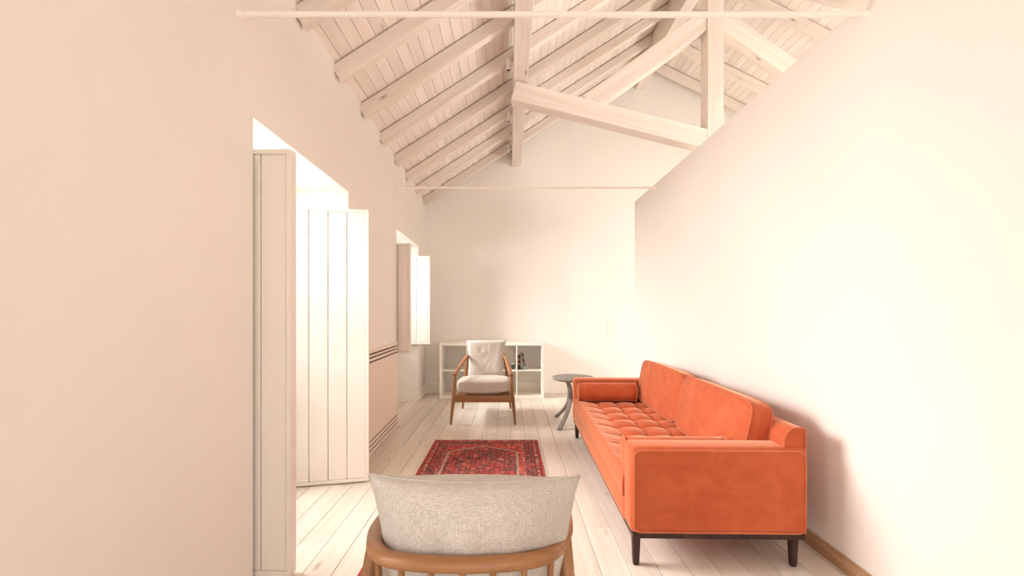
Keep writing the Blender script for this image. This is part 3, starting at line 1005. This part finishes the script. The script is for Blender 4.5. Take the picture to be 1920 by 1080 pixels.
# ------------------------------------------------------------------ side table
TX, TY, TH = 0.690, 4.69, 0.505
st = thing('side_table', 'round grey side table with curved legs behind the sofa arm', 'side table', (TX, TY, 0))
obj('table_top', one(lambda bm: lathe(bm, [(0.205, TH - 0.030), (0.222, TH - 0.022), (0.225, TH - 0.008), (0.220, TH)], seg=56)), SLATE, st, smooth=30)
obj('hub', one(lambda bm: lathe(bm, [(0.04, 0.245), (0.045, 0.25), (0.045, 0.285), (0.04, 0.29)], seg=24)), SLATE, st, smooth=30)
a0 = math.atan2(4.40 - TY, 0.50 - TX)
for k in range(3):
    a = a0 + k * 2 * math.pi / 3
    rz = [(0.335, 0.003), (0.265, 0.05), (0.165, 0.125), (0.095, 0.205), (0.062, 0.285), (0.062, 0.35), (0.088, 0.42), (0.14, 0.476)]
    pts = smooth_path([Vector((r * math.cos(a), r * math.sin(a), z)) for r, z in rz], 5)
    lb = bmesh.new()
    sweep(lb, pts, (0.023, 0.013), seg=12, sq=5.0)
    for v in lb.verts:
        if v.co.z < 0.001: v.co.z = 0.001
    obj('leg', lb, SLATE, st, smooth=50)

# ------------------------------------------------------------------ armchairs
def armchair(label, loc, rot):
    t = thing('armchair', label, 'armchair', loc, rot, 'matching wooden armchairs')
    # legs
    for s in (-1, 1):
        lb = bmesh.new()
        sweep(lb, smooth_path([(s * 0.345, -0.372, 0.0), (s * 0.330, -0.357, 0.18), (s * 0.318, -0.345, 0.30), (s * 0.303, -0.335, 0.532)], 4),
              lambda q: 0.0125 + 0.0085 * math.sin(min(1, q * 1.35) * math.pi / 2) - 0.006 * max(0, q - 0.6) / 0.4, seg=14)
        obj('front_leg', lb, OAKZ, t, smooth=True)
        lb = bmesh.new()
        sweep(lb, smooth_path([(s * 0.300, 0.385, 0.0), (s * 0.278, 0.345, 0.22), (s * 0.252, 0.295, 0.45), (s * 0.226, 0.250, 0.665)], 4),
              lambda q: 0.012 + 0.009 * math.sin(min(1, q * 1.4) * math.pi / 2) - 0.005 * max(0, q - 0.6) / 0.4, seg=14)
        obj('rear_leg', lb, OAKZ, t, smooth=True)
        rb_ = bmesh.new()
        sweep(rb_, [Vector((s * 0.305, -0.345, 0.272)), Vector((s * 0.268, 0.32, 0.235))], (0.011, 0.027), seg=12, sq=5.0)
        obj('side_rail', rb_, OAKY, t, smooth=50)
    obj('front_rail', bbox(-0.318, 0.318, -0.362, -0.338, 0.236, 0.310, bev=0.004, seg=2), OAK, t, smooth=40)
    obj('back_rail', bbox(-0.265, 0.265, 0.308, 0.330, 0.215, 0.265, bev=0.004, seg=2), OAK, t, smooth=40)
    # seat slats
    for k in range(6):
        y = -0.28 + k * 0.108
        z = 0.285 - (y + 0.34) * 0.06
        hw = 0.298 - (y + 0.34) * 0.052
        obj('slat', bbox(-hw, hw, y - 0.022, y + 0.022, z - 0.007, z + 0.007, bev=0.002), OAK, t)
    # bent arm and back rail
    half = [(0.304, -0.385, 0.533), (0.298, -0.33, 0.545), (0.280, -0.18, 0.579), (0.257, 0.02, 0.625), (0.239, 0.17, 0.658), (0.219, 0.26, 0.677),
            (0.199, 0.322, 0.688), (0.160, 0.367, 0.694), (0.09, 0.389, 0.697), (0.0, 0.396, 0.698)]
    full = [(-x, y, z) for x, y, z in half] + [(x, y, z) for x, y, z in reversed(half[:-1])]
    hb = bmesh.new()
    def rr(q):
        e = min(q, 1 - q) * 2
        w = 0.023 if e < 0.45 else 0.023 - 0.006 * min(1, (e - 0.45) / 0.3)
        h_ = 0.0145 if e < 0.45 else 0.0145 + 0.0005 * min(1, (e - 0.45) / 0.3)
        if e < 0.03: w *= 0.8; h_ *= 0.8
        return (w, h_)
    sweep(hb, smooth_path(full, 6), rr, seg=16, sq=2.6)
    obj('arm_rail', hb, OAK, t, smooth=60)
    # spindles
    for x, xb in ((-0.19, -0.165), (-0.13, -0.11), (-0.065, -0.055), (0.0, 0.0), (0.065, 0.055), (0.13, 0.11), (0.19, 0.165)):
        yt = 0.392 - 0.9 * (x * x) - (0.02 if abs(x) > 0.15 else 0)
        sb = bmesh.new()
        sweep(sb, [Vector((xb, 0.319, 0.255)), Vector(((x + xb) / 2, (0.319 + yt) / 2, 0.47)), Vector((x, yt, 0.682))], lambda q: 0.0065 + 0.004 * math.sin(q * math.pi), seg=10)
        obj('spindle', sb, OAKZ, t, smooth=True)
    # seat cushion
    sbm, loops = puff(0.59, 0.63, 0.185, edge=0.52, n=5.0, seed=2.2, wr=0.006, cuts=18)
    c = obj('seat_cushion', sbm, LINEN, t, smooth='all')
    c.rotation_euler = (math.radians(90 - 3.0), 0, 0)
    c.location = (0, -0.058, 0.384)
    # back cushion: pillow with seam, bent into the hoop
    bm = bmesh.new()
    NU, NV = 44, 36
    def P(u, v, s):
        hw = 0.207 + 0.021 * (v + 1) / 2 * 1.35
        hw += 0.006 * max(0, v) ** 6 - 0.010 * (1 - v * v)
        x = u * hw
        z = 0.640 + v * 0.214
        z += (0.004 * abs(u) ** 2.2 if v > 0 else -0.006 * u * u) * abs(v) ** 3
        yc = 0.272 + 0.062 * v + 0.012 * (1 - v * v)
        yc += -0.036 * abs(u) ** 2.2
        th = 0.075 * ((1 - abs(u) ** 2.6) * (1 - abs(v) ** (3.2 if s > 0 else 7.0))) ** 0.5
        q = Vector((u * 2.3, v * 2.0, s * 2))
        th += 0.006 * noise.fractal(q * 1.3, 0.8, 2.0, 3) * (1 - abs(u) ** 4) * (1 - abs(v) ** 4)
        if s < 0:
            z += 0.030 * (1 - u * u) * math.exp(-((v - 0.85) / 0.22) ** 2) * (1 - abs(v) ** 12)
        return Vector((x, yc + s * th * (1.0 if s > 0 else 0.9), z))
    sides = []
    for s in (1, -1):
        gg = [[None] * (NV + 1) for _ in range(NU + 1)]
        for i in range(NU + 1):
            for j in range(NV + 1):
                uu = math.sin((i / NU * 2 - 1) * math.pi / 2) * 0.6 + (i / NU * 2 - 1) * 0.4
                vv = math.sin((j / NV * 2 - 1) * math.pi / 2) * 0.6 + (j / NV * 2 - 1) * 0.4
                if s == -1 and (i in (0, NU) or j in (0, NV)):
                    gg[i][j] = sides[0][i][j]
                else:
                    gg[i][j] = bm.verts.new(P(uu, vv, s))
        for i in range(NU):
            for j in range(NV):
                f = [gg[i][j], gg[i + 1][j], gg[i + 1][j + 1], gg[i][j + 1]]
                bm.faces.new(f)
        sides.append(gg)
    g0 = sides[0]
    rim = [g0[i][0].co.copy() for i in range(NU + 1)] + [g0[NU][j].co.copy() for j in range(1, NV + 1)] + \
          [g0[i][NV].co.copy() for i in range(NU - 1, -1, -1)] + [g0[0][j].co.copy() for j in range(NV - 1, 0, -1)]
    bc = obj('back_cushion', bm, LINEN, t, smooth='all')
    pp = bmesh.new(); sweep(pp, rim, 0.0022, seg=6, closed=True)
    obj('seam', pp, LINEN, bc, smooth='all')
    return t
ch = armchair('oak armchair with grey cushions facing the camera by the bookcase', (-0.283, 5.01, 0), 0)
ch2 = copy_tree(ch)
ch2.location = (-0.098, 1.285, 0); ch2.rotation_euler = (0, 0, math.pi)
ch2['label'] = 'oak armchair seen from behind in the foreground, grey cushion above its back rail'

for c in [o for o in bpy.data.objects if o.parent == ch2 and o.name.startswith('back_cushion')]:
    c.location = (-0.012, 0.0, -0.012); c.rotation_euler = (0, math.radians(-0.4), 0)
